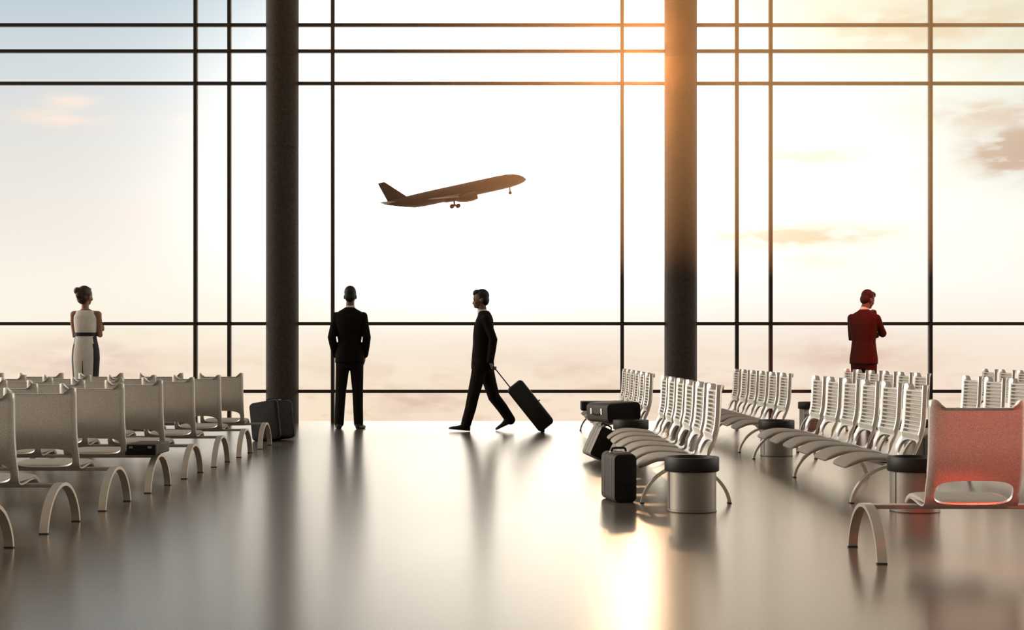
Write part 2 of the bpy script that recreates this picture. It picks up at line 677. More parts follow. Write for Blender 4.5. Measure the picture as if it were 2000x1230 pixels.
def seat_shell_mesh():
    U0 = 0.235
    s_g0, s_g1 = 0.055, s_of_z(0.445)
    s_o0, s_o1 = s_of_z(0.402), s_of_z(0.276)
    ng = 10
    pitch = (s_g1 - s_g0) / ng
    rows = [(0.0, 0), (0.006, 0), (0.02, 0), (0.04, 0)]
    for k in range(ng):
        b = s_g0 + k * pitch
        rows += [(b, 0), (b + 0.06 * pitch, 1), (b + 0.30 * pitch, 1), (b + 0.58 * pitch, 1), (b + 0.63 * pitch, 0), (b + 0.80 * pitch, 0)]
    rows += [(s_g1 + 0.004, 0), (s_o0 - 0.012, 0)]
    no = 16
    for k in range(no + 1):
        rows.append((s_o0 + (s_o1 - s_o0) * 0.5 * (1 - math.cos(PI * k / no)), 0))
    s = s_o1 + 0.015
    while s < ARC[-1] - 0.012:
        rows.append((s, 0))
        s += 0.022
    rows.append((ARC[-1], 0))
    gu = 0.190
    cols = [0.0, 0.06, 0.12, 0.165, 0.186, gu, 0.195, 0.201, 0.207, 0.214, 0.222, 0.229, 0.235]
    cols = [c / U0 for c in cols]
    bm = bmesh.new()
    fr, bk = [], []
    for s, g in rows:
        p, n = prof_at(s)
        back_part = max(0.0, min(1.0, (s_o1 - s) / 0.08))       # fades out on the pan
        front = max(0.0, (s - s_o1) / (ARC[-1] - s_o1))
        U = U0 - 0.035 * front ** 1.6
        hole = 0.0
        if s_o0 < s < s_o1:
            q = abs((s - (s_o0 + s_o1) / 2) / ((s_o1 - s_o0) / 2))
            hole = 0.196 * max(0.0, 1 - q ** 3.2) ** (1 / 3.2)
        rf, rb = [], []
        for side in (-1, 1):
            lf, lb = [], []
            for t in cols:
                u = hole + t * (U - hole)
                w = u / U
                # shallow curve across the back, edges rolled forward into rails
                curve = 0.012 * w * w * back_part
                edge = max(0.0, (w - 0.86) / 0.14)
                roll = 0.012 * edge * edge * back_part
                thick = 0.036 * back_part + 0.010 * (1 - back_part)
                if hole > 0 or s >= s_o0 - 0.013:
                    thick = 0.020 * back_part + 0.010 * (1 - back_part)
                lift = 0.0
                if s < 0.045:                                    # top edge dips between two horns
                    q = max(0.0, (w - 0.72) / 0.28)
                    lift = -(0.045 - s) / 0.045 * 0.040 * (1 - min(1.0, q * 1.25) ** 1.5 * (3 - 2 * min(1.0, q * 1.25)) / 1.0) - 0.006 * edge ** 3
                lipback = -0.014 * max(0.0, 1 - s / 0.03) * (1 - edge)
                b = p + n * (curve + roll + lipback)
                f = p + n * (curve + roll + thick * (1.0 if edge < 1 else 0.75) + lipback)
                if g == 1 and w <= 0.812:
                    f = f - n * 0.029
                dz = Vector((0, 0, lift))
                x = Vector((side * u, 0, 0))
                lf.append(f + x + dz)
                lb.append(b + x + dz)
            rf.append(lf)
            rb.append(lb)
        fr.append(rf)
        bk.append(rb)
    for h in (0, 1):
        F = [[bm.verts.new(v) for v in row[h]] for row in fr]
        B = [[bm.verts.new(v) for v in row[h]] for row in bk]
        nc = len(cols)
        for i in range(len(rows) - 1):
            for j in range(nc - 1):
                bm.faces.new((F[i][j], F[i][j + 1], F[i + 1][j + 1], F[i + 1][j]))
                bm.faces.new((B[i][j], B[i + 1][j], B[i + 1][j + 1], B[i][j + 1]))
            bm.faces.new((F[i][nc - 1], B[i][nc - 1], B[i + 1][nc - 1], F[i + 1][nc - 1]))
            if s_o0 - 1e-6 <= rows[i][0] and rows[i + 1][0] <= s_o1 + 1e-6:
                bm.faces.new((F[i][0], F[i + 1][0], B[i + 1][0], B[i][0]))
        for j in range(nc - 1):
            bm.faces.new((F[0][j], B[0][j], B[0][j + 1], F[0][j + 1]))
            bm.faces.new((F[-1][j], F[-1][j + 1], B[-1][j + 1], B[-1][j]))
    bmesh.ops.remove_doubles(bm, verts=bm.verts, dist=1e-5)
    return bm


def cushion_mesh():
    bm = bmesh.new()
    top = catmull([(0, 0.165, 0.285), (0, 0.19, 0.295), (0, 0.25, 0.303), (0, 0.33, 0.311), (0, 0.41, 0.312),
                   (0, 0.48, 0.302), (0, 0.535, 0.280), (0, 0.575, 0.252), (0, 0.590, 0.232)], 4)
    bot = catmull([(0, 0.167, 0.280), (0, 0.19, 0.277), (0, 0.25, 0.277), (0, 0.33, 0.274), (0, 0.41, 0.272),
                   (0, 0.475, 0.260), (0, 0.523, 0.240), (0, 0.560, 0.228), (0, 0.578, 0.219)], 4)
    n = len(top)
    rings = []
    for i, (a, b) in enumerate(zip(top, bot)):
        t = i / (n - 1)
        wd = 0.224 * (1 - 0.13 * max(0, t - 0.35) ** 1.2)
        if t > 0.82:
            wd *= math.sqrt(max(0.0, 1 - ((t - 0.82) / 0.20) ** 2)) * 0.35 + 0.65
        if t < 0.1:
            wd *= 0.97 + 0.3 * t
        mid = (a + b) / 2
        up = (a - b) / 2
        h = up.length
        rings.append(ering(mid, wd, h, 40, 4.5, Vector((1, 0, 0)), up.normalized()))
    loft(bm, rings)
    return bm


def leg_mesh():
    """flat strap bent to an arch, in the plane across the bench"""
    bm = bmesh.new()
    half, top, w, th = 0.31, 0.267, 0.024, 0.020
    outer, inner = [], []
    pts = []
    N = 40
    for i in range(N + 1):
        a = PI * i / N
        t = -math.cos(a)
        pts.append(Vector((0, half * t, top * max(0.0, 1 - t * t) ** 0.6)))
    pts[0].z = pts[-1].z = 0.006
    for i, p in enumerate(pts):
        d = (pts[min(i + 1, N)] - pts[max(i - 1, 0)]).normalized()
        nrm = Vector((0, -d.z, d.y))
        q = p - nrm * th
        if q.z < 0.006:
            q.z = 0.006
        outer.append(p)
        inner.append(q)
    rings = []
    for o_, i_ in zip(outer, inner):
        rings.append([o_ + Vector((-w, 0, 0)), o_ + Vector((w, 0, 0)), i_ + Vector((w, 0, 0)), i_ + Vector((-w, 0, 0))])
    loft(bm, rings)
    bmesh.ops.remove_doubles(bm, verts=bm.verts, dist=1e-6)
    return bm


def make_bench(leg_xs):
    root = empty('seat_bench')
    b = bmesh.new()
    box(b, leg_xs[0], leg_xs[-1], -0.035, 0.035, 0.240, 0.262, 0.003, 1)
    link_mesh('beam', b, M['beam'], root)
    leg0 = None
    for x in leg_xs:
        if leg0 is None:
            leg0 = link_mesh('leg', leg_mesh(), M['strap'], root, angle=35)
            l = leg0
        else:
            l = leg0.copy()
            COL.objects.link(l)
        l.location = (x, 0, 0)
        for sy in (-1, 1):
            f = FOOT_PAD.copy()
            COL.objects.link(f)
            f.parent = l
            f.location = (0, sy * 0.299, 0)
    for k in range(6):
        s = SEAT.copy()
        COL.objects.link(s)
        s.parent = root
        s.location = (-1.5875 + 0.635 * k, -0.285, 0)
        c = CUSHION.copy()
        COL.objects.link(c)
        c.parent = s
    return root


SEAT = link_mesh('seat_shell', seat_shell_mesh(), M['shell'], angle=50)
CUSHION = link_mesh('cushion', cushion_mesh(), M['cushion'], angle=60)
CUSHION['label'] = 'grey padded seat cushion'
fb = bmesh.new()
box(fb, -0.025, 0.025, -0.013, 0.013, 0.0, 0.0075)
FOOT_PAD = link_mesh('foot_pad', fb, M['rubber'], smooth=False)

BENCH_LEFT = make_bench((-2.01, 0.0, 2.01))
BENCH_RIGHT = make_bench((-1.97, 0.0, 1.97))
BENCH_NEAR = make_bench((-2.07, 0.0, 2.07))
for o in (SEAT, CUSHION, FOOT_PAD):
    bpy.data.objects.remove(o)
index_kids()

LX = -2.665 - 2.01
G_LEFT = 'bench rows on the left seen from behind'
left_labels = [
    'grey seat bench at the left edge, only the end of its arched leg in view',
    'grey seat bench seen from behind, nearest row on the left with full backrests',
    'grey seat bench seen from behind, second row after the nearest left one',
    'grey seat bench with a slim black briefcase lying at its end',
    'grey seat bench directly in front of the one holding the slim black case',
    'grey seat bench third from the window among the left rows',
    'grey seat bench second from the window among the left rows',
    'grey seat bench nearest the window on the left, beside the leaning suitcase']
for k in range(-1, 7):
    o = BENCH_LEFT if k == -1 else copy_tree(BENCH_LEFT)
    o.location = (LX, 8.09 + 0.305 + 1.156 * k, 0)
    tag(o, left_labels[k + 1], 'bench', G_LEFT)

G_RIGHT = 'bench rows on the right facing left'
right_spots = [
    (1.19, 11.714, 'silver slatted seat bench behind the front bin and upright suitcase'),
    (1.19, 16.52, 'silver slatted seat bench with two suitcases lying on its seats'),
    (2.625, 16.52, 'silver slatted seat bench behind the bin in the middle of the right group'),
    (2.625, 11.714, 'silver slatted seat bench between the middle bin and the big red-lit backrest'),
    (4.055, 16.52, 'silver slatted seat bench in front of the man with folded arms'),
    (4.055, 11.714, 'silver slatted seat bench whose backs rise just behind the big red-lit backrest'),
    (5.835, 16.52, 'silver slatted seat bench farthest right near the window')]
for i, (x, y, lab) in enumerate(right_spots):
    o = BENCH_RIGHT if i == 0 else copy_tree(BENCH_RIGHT)
    o.location = (x, y, 0)
    o.rotation_euler = (0, 0, R(90))
    tag(o, lab, 'bench', G_RIGHT)

BENCH_NEAR.location = (3.8825, 7.27, 0)
tag(BENCH_NEAR, 'seat bench seen from behind under red light, nearest on the right', 'bench')


# ------------------------------------------------------------------ bins
def make_bin():
    root = empty('waste_bin')
    b = bmesh.new()
    lathe(b, [(0.150, 0.0), (0.158, 0.0), (0.158, 0.014), (0.156, 0.016), (0.156, 0.018), (0.158, 0.020), (0.158, 0.29), (0.150, 0.29), (0.150, 0.02), (0.002, 0.02), (0.002, 0.0)], 64)
    link_mesh('bin_body', b, M['bin'], root, angle=30)
    b = bmesh.new()
    box(b, -0.003, 0.003, -0.1605, -0.156, 0.02, 0.268, mtx=Matrix.Rotation(R(-74), 4, 'Z'))
    link_mesh('seam', b, M['rubber'], root, smooth=False)
    b = bmesh.new()
    lathe(b, [(0.159, 0.262), (0.172, 0.262), (0.177, 0.267), (0.177, 0.349), (0.174, 0.354), (0.160, 0.354), (0.157, 0.350), (0.157, 0.30), (0.151, 0.292), (0.151, 0.262)], 64)
    link_mesh('bin_rim', b, M['rim'], root, angle=50)
    b = bmesh.new()
    lathe(b, [(0.1575, 0.0), (0.1605, 0.0), (0.1605, 0.006), (0.1575, 0.006)], 64)
    link_mesh('base_ring', b, M['rubber'], root)
    return root


bin0 = make_bin()
index_kids()
for i, (x, y, lab) in enumerate((
        (1.172, 9.27, 'steel waste bin with dark rim right of the upright suitcase'),
        (1.18, 14.12, 'steel waste bin mostly hidden, dark rim below the lying suitcase'),
        (2.625, 14.12, 'steel waste bin standing free between two slatted benches'),
        (2.625, 9.27, 'steel waste bin half hidden by the big red-lit backrest'),
        (4.055, 14.12, 'steel waste bin glimpsed behind slatted backs next to the red-lit backrest'),
        (4.0, 19.0, 'small far steel waste bin near the window behind slatted backs'))):
    o = bin0 if i == 0 else copy_tree(bin0)
    o.location = (x, y, 0)
    o.rotation_euler = (0, 0, R((0, 40, 15, 10, 70, 30)[i]))
    tag(o, lab, 'waste bin', 'round steel waste bins')


# ------------------------------------------------------------------ suitcases
def rrect(hx, hz, r, n=6):
    pts = []
    for cx, cz, a0 in ((hx - r, hz - r, 0), (-hx + r, hz - r, 90), (-hx + r, -hz + r, 180), (hx - r, -hz + r, 270)):
        for i in range(n + 1):
            a = R(a0 + 90 * i / n)
            pts.append((cx + r * math.cos(a), cz + r * math.sin(a)))
    return pts


def make_case(name, L, T, H, r=0.035, face=None, side=None, bands=(0.32, 0.78), latches=True, latch_face='top', handle=True, handle_axis='x', studs=False):
    """big rounded faces towards -y and +y, thickness T along y, base at z = 0"""
    face = face or M['leather']
    side = side or M['leather2']
    root = empty(name)
    b = bmesh.new()
    rings = []
    e = min(0.016, T * 0.2)
    for y, ins in ((-T / 2, e), (-T / 2 + e * 0.3, e * 0.3), (-T / 2 + e, 0), (T / 2 - e, 0), (T / 2 - e * 0.3, e * 0.3), (T / 2, e)):
        rings.append([Vector((x, y, z + H / 2)) for x, z in rrect(L / 2 - ins, H / 2 - ins, max(0.004, r - ins))])
    loft(b, rings)
    o = link_mesh('case_body', b, [side, face], root, angle=35)
    for p in o.data.polygons:
        if abs(p.normal.y) > 0.6:
            p.material_index = 1
    for t in bands:
        y = -T / 2 + T * t
        b = bmesh.new()
        path = [Vector((x, y, z + H / 2)) for x, z in rrect(L / 2 + 0.0005, H / 2 + 0.0005, r)]
        rings = []
        for i, p in enumerate(path):
            d = (path[(i + 1) % len(path)] - path[i - 1]).normalized()
            nrm = Vector((d.z, 0, -d.x))
            rings.append(ering(p, 0.0032, 0.0032, 8, 2.0, nrm, Vector((0, 1, 0))))
        vr = [[b.verts.new(q) for q in ring] for ring in rings]
        for i in range(len(vr)):
            a, c = vr[i], vr[(i + 1) % len(vr)]
            for j in range(8):
                k = (j + 1) % 8
                b.faces.new((a[j], a[k], c[k], c[j]))
        link_mesh('piping', b, M['stitch'], root)
    if handle:
        b = bmesh.new()
        hl = min(0.055, (L if handle_axis == 'x' else T) * 0.3)
        if latch_face == 'top':
            pts = [(-hl, 0, H - 0.004), (-hl, 0, H + 0.018), (-hl * 0.7, 0, H + 0.03), (hl * 0.7, 0, H + 0.03), (hl, 0, H + 0.018), (hl, 0, H - 0.004)]
            if handle_axis == 'y':
                pts = [(0, p[0], p[2]) for p in pts]
        else:
            pts = [(-L / 2 + 0.004, 0, H / 2 - hl), (-L / 2 - 0.016, 0, H / 2 - hl), (-L / 2 - 0.02, 0, H / 2), (-L / 2 - 0.016, 0, H / 2 + hl), (-L / 2 + 0.004, 0, H / 2 + hl)]
        tube(b, catmull(pts, 4), 0.008, 10)
        link_mesh('handle', b, M['leather'], root)
    if latches:
        for sgn in (-1, 1):
            b = bmesh.new()
            if latch_face == 'top':
                if handle_axis == 'x':
                    box(b, sgn * L * 0.33 - 0.012, sgn * L * 0.33 + 0.012, -0.018, 0.018, H - 0.002, H + 0.006, 0.002, 1)
                else:
                    box(b, -0.018, 0.018, sgn * T * 0.33 - 0.012, sgn * T * 0.33 + 0.012, H - 0.002, H + 0.006, 0.002, 1)
            else:
                box(b, -L / 2 - 0.006, -L / 2 + 0.002, -0.02, 0.02, H / 2 + sgn * H * 0.3 - 0.012, H / 2 + sgn * H * 0.3 + 0.012, 0.002, 1)
            link_mesh('latch', b, M['latch'], root)
    return root


G_CASE = None
# upright case in front of the slatted bench
c = make_case('suitcase', 0.165, 0.34, 0.335, 0.04, handle_axis='x', bands=(0.2, 0.72))
c.location = (0.745, 9.93, 0)
c.rotation_euler = (0, 0, R(12))
tag(c, 'black upright suitcase with pale piping standing left of the front bin', 'suitcase')
# leaning case behind it
c = make_case('suitcase', 0.17, 0.30, 0.30, 0.03, side=M['stitch'], bands=(0.3, 0.6), handle_axis='x')
c.location = (0.765, 13.45, 0.0)
c.rotation_euler = (0, R(25), R(12))
c.location.z = 0.085 * math.sin(R(25))
tag(c, 'small black suitcase with pale stitched side tilted against the slatted bench', 'suitcase')
# two cases on the far bench
c = make_case('suitcase', 0.40, 0.46, 0.20, 0.05, bands=(), latches=False, handle=False)
tag(c, 'thick dark suitcase with two bright latches lying flat on bench seats', 'suitcase')
for sgn in (-1, 1):
    b = bmesh.new()
    box(b, -0.207, -0.198, sgn * 0.11 - 0.014, sgn * 0.11 + 0.014, 0.085, 0.15, 0.002, 1)
    link_mesh('latch', b, M['latch'], c)
b = bmesh.new()
tube(b, catmull([(-0.196, -0.07, 0.09), (-0.212, -0.07, 0.088), (-0.216, 0, 0.084), (-0.212, 0.07, 0.088), (-0.196, 0.07, 0.09)], 4), 0.007, 8)
link_mesh('handle', b, M['leather'], c)
c.location = (1.065, 14.87, 0.305)
c.rotation_euler = (0, R(-3), R(25))
c = make_case('suitcase', 0.40, 0.34, 0.11, 0.012, bands=(0.15,), latches=False, handle_axis='x', handle=False)
c.location = (1.045, 17.46, 0.310)
tag(c, 'flat black case at the window end of the bench, behind the lying suitcase', 'suitcase')
# slim case on the left row
c = make_case('briefcase', 0.235, 0.42, 0.082, 0.012, bands=(0.04,), latches=False, handle=False)
for sgn in (-1, 1):
    b = bmesh.new()
    box(b, sgn * 0.07 - 0.014, sgn * 0.07 + 0.014, -0.216, -0.208, 0.05, 0.066, 0.002, 1)
    link_mesh('latch', b, M['beam'], c)
b = bmesh.new()
tube(b, catmull([(-0.04, -0.207, 0.045), (-0.04, -0.226, 0.04), (0, -0.230, 0.038), (0.04, -0.226, 0.04), (0.04, -0.207, 0.045)], 4), 0.006, 8)
link_mesh('handle', b, M['leather'], c)
c.location = (-2.7525, 10.74, 0.269)
tag(c, 'slim black briefcase lying flat at the end of a left seat row', 'briefcase')
# case leaning near the column
c = make_case('suitcase', 0.39, 0.33, 0.44, 0.05, face=M['leather'], side=M['leather'], bands=(0.1, 0.9), handle_axis='x')
c.location = (-2.75, 16.45, 0.0)
c.rotation_euler = Euler((R(-3), R(-9), R(-27)))
c.location.z = 0.1775 * math.sin(R(8)) * 0.55
tag(c, 'black suitcase with a top handle leaning in front of the left column', 'suitcase')


# ------------------------------------------------------------------ people
def hand(bm, wrist, d, palm_n, thumb_d, curl=40, size=1.0):
    """palm plus five fingers, curling towards palm_n"""
    w = Vector(wrist)
    d = Vector(d).normalized()
    n = Vector(palm_n)
    n = (n - d * n.dot(d)).normalized()
    t = Vector(thumb_d)
    t = (t - d * t.dot(d) - n * t.dot(n)).normalized()
    s = size
    rings = []
    for q, a, b_ in ((-0.03, 0.026, 0.020), (0.0, 0.030, 0.018), (0.035, 0.040, 0.016), (0.07, 0.043, 0.015), (0.095, 0.040, 0.012)):
        rings.append(ering(w + d * q * s, a * s, b_ * s, 14, 2.4, t, n))
    loft(bm, rings)
    for off, ln, extra in ((0.030, 0.072, 0), (0.010, 0.080, 4), (-0.010, 0.075, 8), (-0.029, 0.060, 14)):
        p = w + d * 0.085 * s + t * off * s
        pts, rr, ang = [p], [0.0095 * s], 0.0
        for k, seg in enumerate((0.45, 0.32, 0.23)):
            ang += R((curl + extra) * (0.7, 1.0, 0.7)[k])
            p = p + (d * math.cos(ang) + n * math.sin(ang)) * ln * seg * s
            pts.append(p)
            rr.append((0.0092, 0.0085, 0.0075)[k] * s)
        tube(bm, pts, rr, 8)
    p0 = w + d * 0.02 * s + t * 0.025 * s
    p1 = p0 + (t * 0.75 + d * 0.6 + n * 0.3).normalized() * 0.045 * s
    p2 = p1 + (d * 0.8 + n * 0.5 + t * 0.15).normalized() * 0.03 * s
    p3 = p2 + (d * 0.7 + n * 0.6).normalized() * 0.024 * s
    tube(bm, [p0, p1, p2, p3], [0.014 * s, 0.011 * s, 0.0095 * s, 0.008 * s], 8)


def head_matrix(neck, pitch, yaw, roll=0):
    return Matrix.Translation(neck) @ Euler((R(pitch), R(roll), R(yaw))).to_matrix().to_4x4()


def add_head(bm, HM, s=1.0, jaw=1.0):
    """head in coordinates of the neck pivot (z up, face towards +y); top at about +0.255"""
    b0 = len(bm.verts)
    bm.verts.ensure_lookup_table()
    new = []
    new += ellipsoid(bm, (0, 0.012, 0.150), 0.074, 0.094, 0.103)
    new += ellipsoid(bm, (0, 0.045, 0.085), 0.056 * jaw, 0.062, 0.075)
    new += ellipsoid(bm, (0, 0.084, 0.040), 0.026 * jaw, 0.022, 0.020)
    new += ellipsoid(bm, (0, 0.103, 0.092), 0.012, 0.018, 0.022)
    new += ellipsoid(bm, (0, 0.112, 0.083), 0.013, 0.013, 0.010)
    new += ellipsoid(bm, (0, 0.094, 0.140), 0.045, 0.016, 0.014)
    new += ellipsoid(bm, (0, 0.098, 0.060), 0.022, 0.012, 0.007)
    new += ellipsoid(bm, (0, 0.096, 0.048), 0.019, 0.012, 0.007)
    for sx in (-1, 1):
        new += ellipsoid(bm, (sx * 0.078, 0.0, 0.112), 0.010, 0.020, 0.032)
        new += ellipsoid(bm, (sx * 0.045, 0.072, 0.095), 0.02, 0.022, 0.02)
    bmesh.ops.transform(bm, matrix=HM @ Matrix.Scale(s, 4), verts=new)


def add_eyes(root, HM, s=1.0):
    for sx in (-1, 1):
        b = bmesh.new()
        ellipsoid(b, (sx * 0.031, 0.0945, 0.118), 0.013, 0.008, 0.007, mtx=HM @ Matrix.Scale(s, 4))
        link_mesh('eye', b, M['eye'], root)


def man_hair(root, HM, m, s=1.0):
    b = bmesh.new()
    ellipsoid(b, (0, -0.010, 0.176), 0.080, 0.094, 0.088)
    ellipsoid(b, (0, -0.040, 0.120), 0.074, 0.060, 0.080)
    ellipsoid(b, (0, 0.055, 0.222), 0.060, 0.052, 0.036)
    ellipsoid(b, (0, 0.085, 0.205), 0.046, 0.026, 0.022)
    for sx in (-1, 1):
        ellipsoid(b, (sx * 0.068, 0.012, 0.150), 0.012, 0.022, 0.034)
    bmesh.ops.transform(b, matrix=HM @ Matrix.Scale(s, 4), verts=b.verts)
    return remesh('hair', b, 0.006, m, root, 3)


def shoe(root, heel, toe, up=(0, 0, 1), m=None, name='shoe'):
    heel, toe = Vector(heel), Vector(toe)
    d = toe - heel
    L = d.length
    d.normalize()
    up = Vector(up)
    up = (up - d * up.dot(d)).normalized()
    sx = d.cross(up)
    b = bmesh.new()
    rings = []
    for t, hw, h in ((0.0, 0.026, 0.045), (0.03, 0.034, 0.075), (0.15, 0.037, 0.098), (0.32, 0.036, 0.095), (0.45, 0.038, 0.072),
                     (0.62, 0.045, 0.052), (0.80, 0.046, 0.042), (0.93, 0.034, 0.033), (1.0, 0.014, 0.022)):
        c_ = heel + d * (t * L) + up * (h / 2)
        rings.append(ering(c_, hw, h / 2, 20, 3.0, sx, up))
    loft(b, rings)
    b2 = link_mesh(name, b, m or M['shoe'], root, angle=70)
    return b2


def torso_loft(bm, rings, n=28, e=2.4):
    loft(bm, [ering((cx, cy, z), a, bb, n, e) for z, cx, cy, a, bb in rings])


def collar(root, HM, r=0.066, m=None, z0=-0.045, z1=0.0):
    b = bmesh.new()
    lathe(b, [(r + 0.004, z0), (r, z1), (r - 0.006, z1), (r - 0.006, z0)], 32)
    bmesh.ops.transform(b, matrix=HM, verts=b.verts)
    return link_mesh('shirt_collar', b, m or M['shirt'], root)


def person(name, loc, yaw, joints, jacket_rings, pelvis_rings, hm, hs, mats, hands, shoes, sleeve=(0.060, 0.056, 0.047), hair=True, jaw=1.0, legr=(0.098, 0.072, 0.063)):
    J = {k: Vector(v) for k, v in joints.items()}
    # body: one continuous surface from head to feet
    b = bmesh.new()
    add_head(b, hm, hs, jaw)
    npv = hm.translation
    tube(b, [Vector((0, J['chest'].y, npv.z - 0.14)), npv, hm @ Vector((0, 0.01, 0.09))], [0.060, 0.055, 0.052], 16)
    torso_loft(b, [(z, cx, cy, a * 0.84, bb * 0.80) for z, cx, cy, a, bb in jacket_rings if z <= npv.z - 0.05])
    for sgn, S, E, W in ((-1, 'shl', 'ell', 'wrl'), (1, 'shr', 'elr', 'wrr')):
        tube(b, [J['chest'] + Vector((sgn * 0.08, 0, 0)), J[S]], [0.06, 0.055], 12)
        tube(b, [J[S], J[E], J[W]], [0.050, 0.040, 0.028], 12)
    for H_, K, A in (('hil', 'knl', 'anl'), ('hir', 'knr', 'anr')):
        tube(b, [J['pelvis'], J[H_]], [0.09, 0.085], 12)
        tube(b, [J[H_], J[K], (J[K] * 0.55 + J[A] * 0.45) + Vector((0, -0.01, 0)), J[A]], [0.078, 0.052, 0.048, 0.036], 12)
    for heel, toe in shoes:
        heel, toe = Vector(heel), Vector(toe)
        tube(b, [heel.lerp(toe, 0.15) + Vector((0, 0, 0.045)), heel.lerp(toe, 0.75) + Vector((0, 0, 0.025))], [0.028, 0.018], 8)
    tube(b, [J['anl'], Vector(shoes[0][0]).lerp(Vector(shoes[0][1]), 0.2) + Vector((0, 0, 0.04))], 0.03, 8)
    tube(b, [J['anr'], Vector(shoes[1][0]).lerp(Vector(shoes[1][1]), 0.2) + Vector((0, 0, 0.04))], 0.03, 8)
    for args in hands:
        hand(b, *args)
    root = remesh(name, b, 0.0065, mats['skin'], None, 2)
    root.location = loc
    root.rotation_euler = (0, 0, yaw)
    if hair:
        man_hair(root, hm, mats['hair'], hs)
    add_eyes(root, hm, hs)
    if 'jacket' in mats:
        b = bmesh.new()
        torso_loft(b, jacket_rings)
        for S, E, W in (('shl', 'ell', 'wrl'), ('shr', 'elr', 'wrr')):
            c_ = J['chest'] * 0.5 + J[S] * 0.5
            tube(b, [c_ + Vector((0, 0, -0.01)), J[S]], [0.075, sleeve[0]], 14)
            mid1 = J[S].lerp(J[E], 0.5)
            mid2 = J[E].lerp(J[W], 0.5)
            tube(b, [J[S], mid1, J[E], mid2, J[W]], [sleeve[0], sleeve[0] * 0.92, sleeve[1], sleeve[1] * 0.95, sleeve[2]], 14, round_ends=True)
        remesh('jacket', b, 0.009, mats['jacket'], root, 3)
        collar(root, Matrix.Translation(npv + Vector((0, 0.004, 0.0))) @ hm.to_3x3().to_4x4(), 0.060, None, -0.06, -0.004)
    if 'trousers' in mats:
        b = bmesh.new()
        torso_loft(b, pelvis_rings)
        for H_, K, A in (('hil', 'knl', 'anl'), ('hir', 'knr', 'anr')):
            calf = J[K].lerp(J[A], 0.5) + Vector((0, -0.008, 0))
            d = (J[A] - J[K]).normalized()
            tube(b, [J[H_] + Vector((0, 0, 0.04)), J[H_].lerp(J[K], 0.5), J[K], calf, J[A] + d * 0.03],
                 [legr[0], legr[0] * 0.86, legr[1], legr[1] * 0.93, legr[2]], 16)
        remesh('trousers', b, 0.009, mats['trousers'], root, 3)
    for i, (heel, toe) in enumerate(shoes):
        shoe(root, heel, toe)
    return root


# --- man standing at the window, hands in his pockets, seen from behind
HM = head_matrix((0.005, 0.015, 1.640), -2, 0)
jr = [(0.875, 0, 0, 0.195, 0.130), (0.94, 0, 0, 0.192, 0.130), (1.05, 0, 0, 0.172, 0.122), (1.16, 0, 0, 0.152, 0.112), (1.28, 0, 0, 0.172, 0.120),
      (1.40, 0, 0, 0.198, 0.125), (1.49, 0, 0, 0.205, 0.112), (1.535, 0, 0, 0.188, 0.092), (1.572, 0, 0, 0.13, 0.08), (1.60, 0, 0.0, 0.078, 0.07), (1.615, 0, 0.005, 0.066, 0.066)]
pr = [(0.80, 0, 0, 0.150, 0.10), (0.88, 0, 0, 0.178, 0.118), (1.0, 0, 0, 0.165, 0.115), (1.1, 0, 0, 0.145, 0.10)]
J = dict(chest=(0, 0, 1.44), pelvis=(0, 0, 0.95), shl=(-0.178, 0, 1.495), shr=(0.178, 0, 1.495), ell=(-0.232, -0.05, 1.215), elr=(0.232, -0.05, 1.215),
         wrl=(-0.195, 0.055, 0.985), wrr=(0.195, 0.055, 0.985), hil=(-0.088, 0, 0.90), hir=(0.088, 0, 0.90),
         knl=(-0.122, 0.015, 0.49), knr=(0.105, 0.015, 0.49), anl=(-0.138, -0.01, 0.105), anr=(0.118, -0.01, 0.105))
p = person('person', (xat(683, 18.9), 18.9, 0), 0, J, jr, pr, HM, 1.0,
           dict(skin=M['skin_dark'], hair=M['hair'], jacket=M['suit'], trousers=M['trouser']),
           [((-0.19, 0.065, 0.97), (0.15, 0.25, -1), (0.9, 0.2, 0), (0, 1, 0), 12), ((0.19, 0.065, 0.97), (-0.15, 0.25, -1), (-0.9, 0.2, 0), (0, 1, 0), 12)],
           [((-0.132, -0.075, 0), (-0.175, 0.195, 0)), ((0.113, -0.075, 0), (0.165, 0.195, 0))])
tag(p, 'person in a dark suit standing with hands in pockets facing the window', 'person')

# --- man walking left, pulling a trolley case
PX = 0.0066


def wk(px, py, x):
    return (x, (945 - px) * PX, (842 - py) * PX)


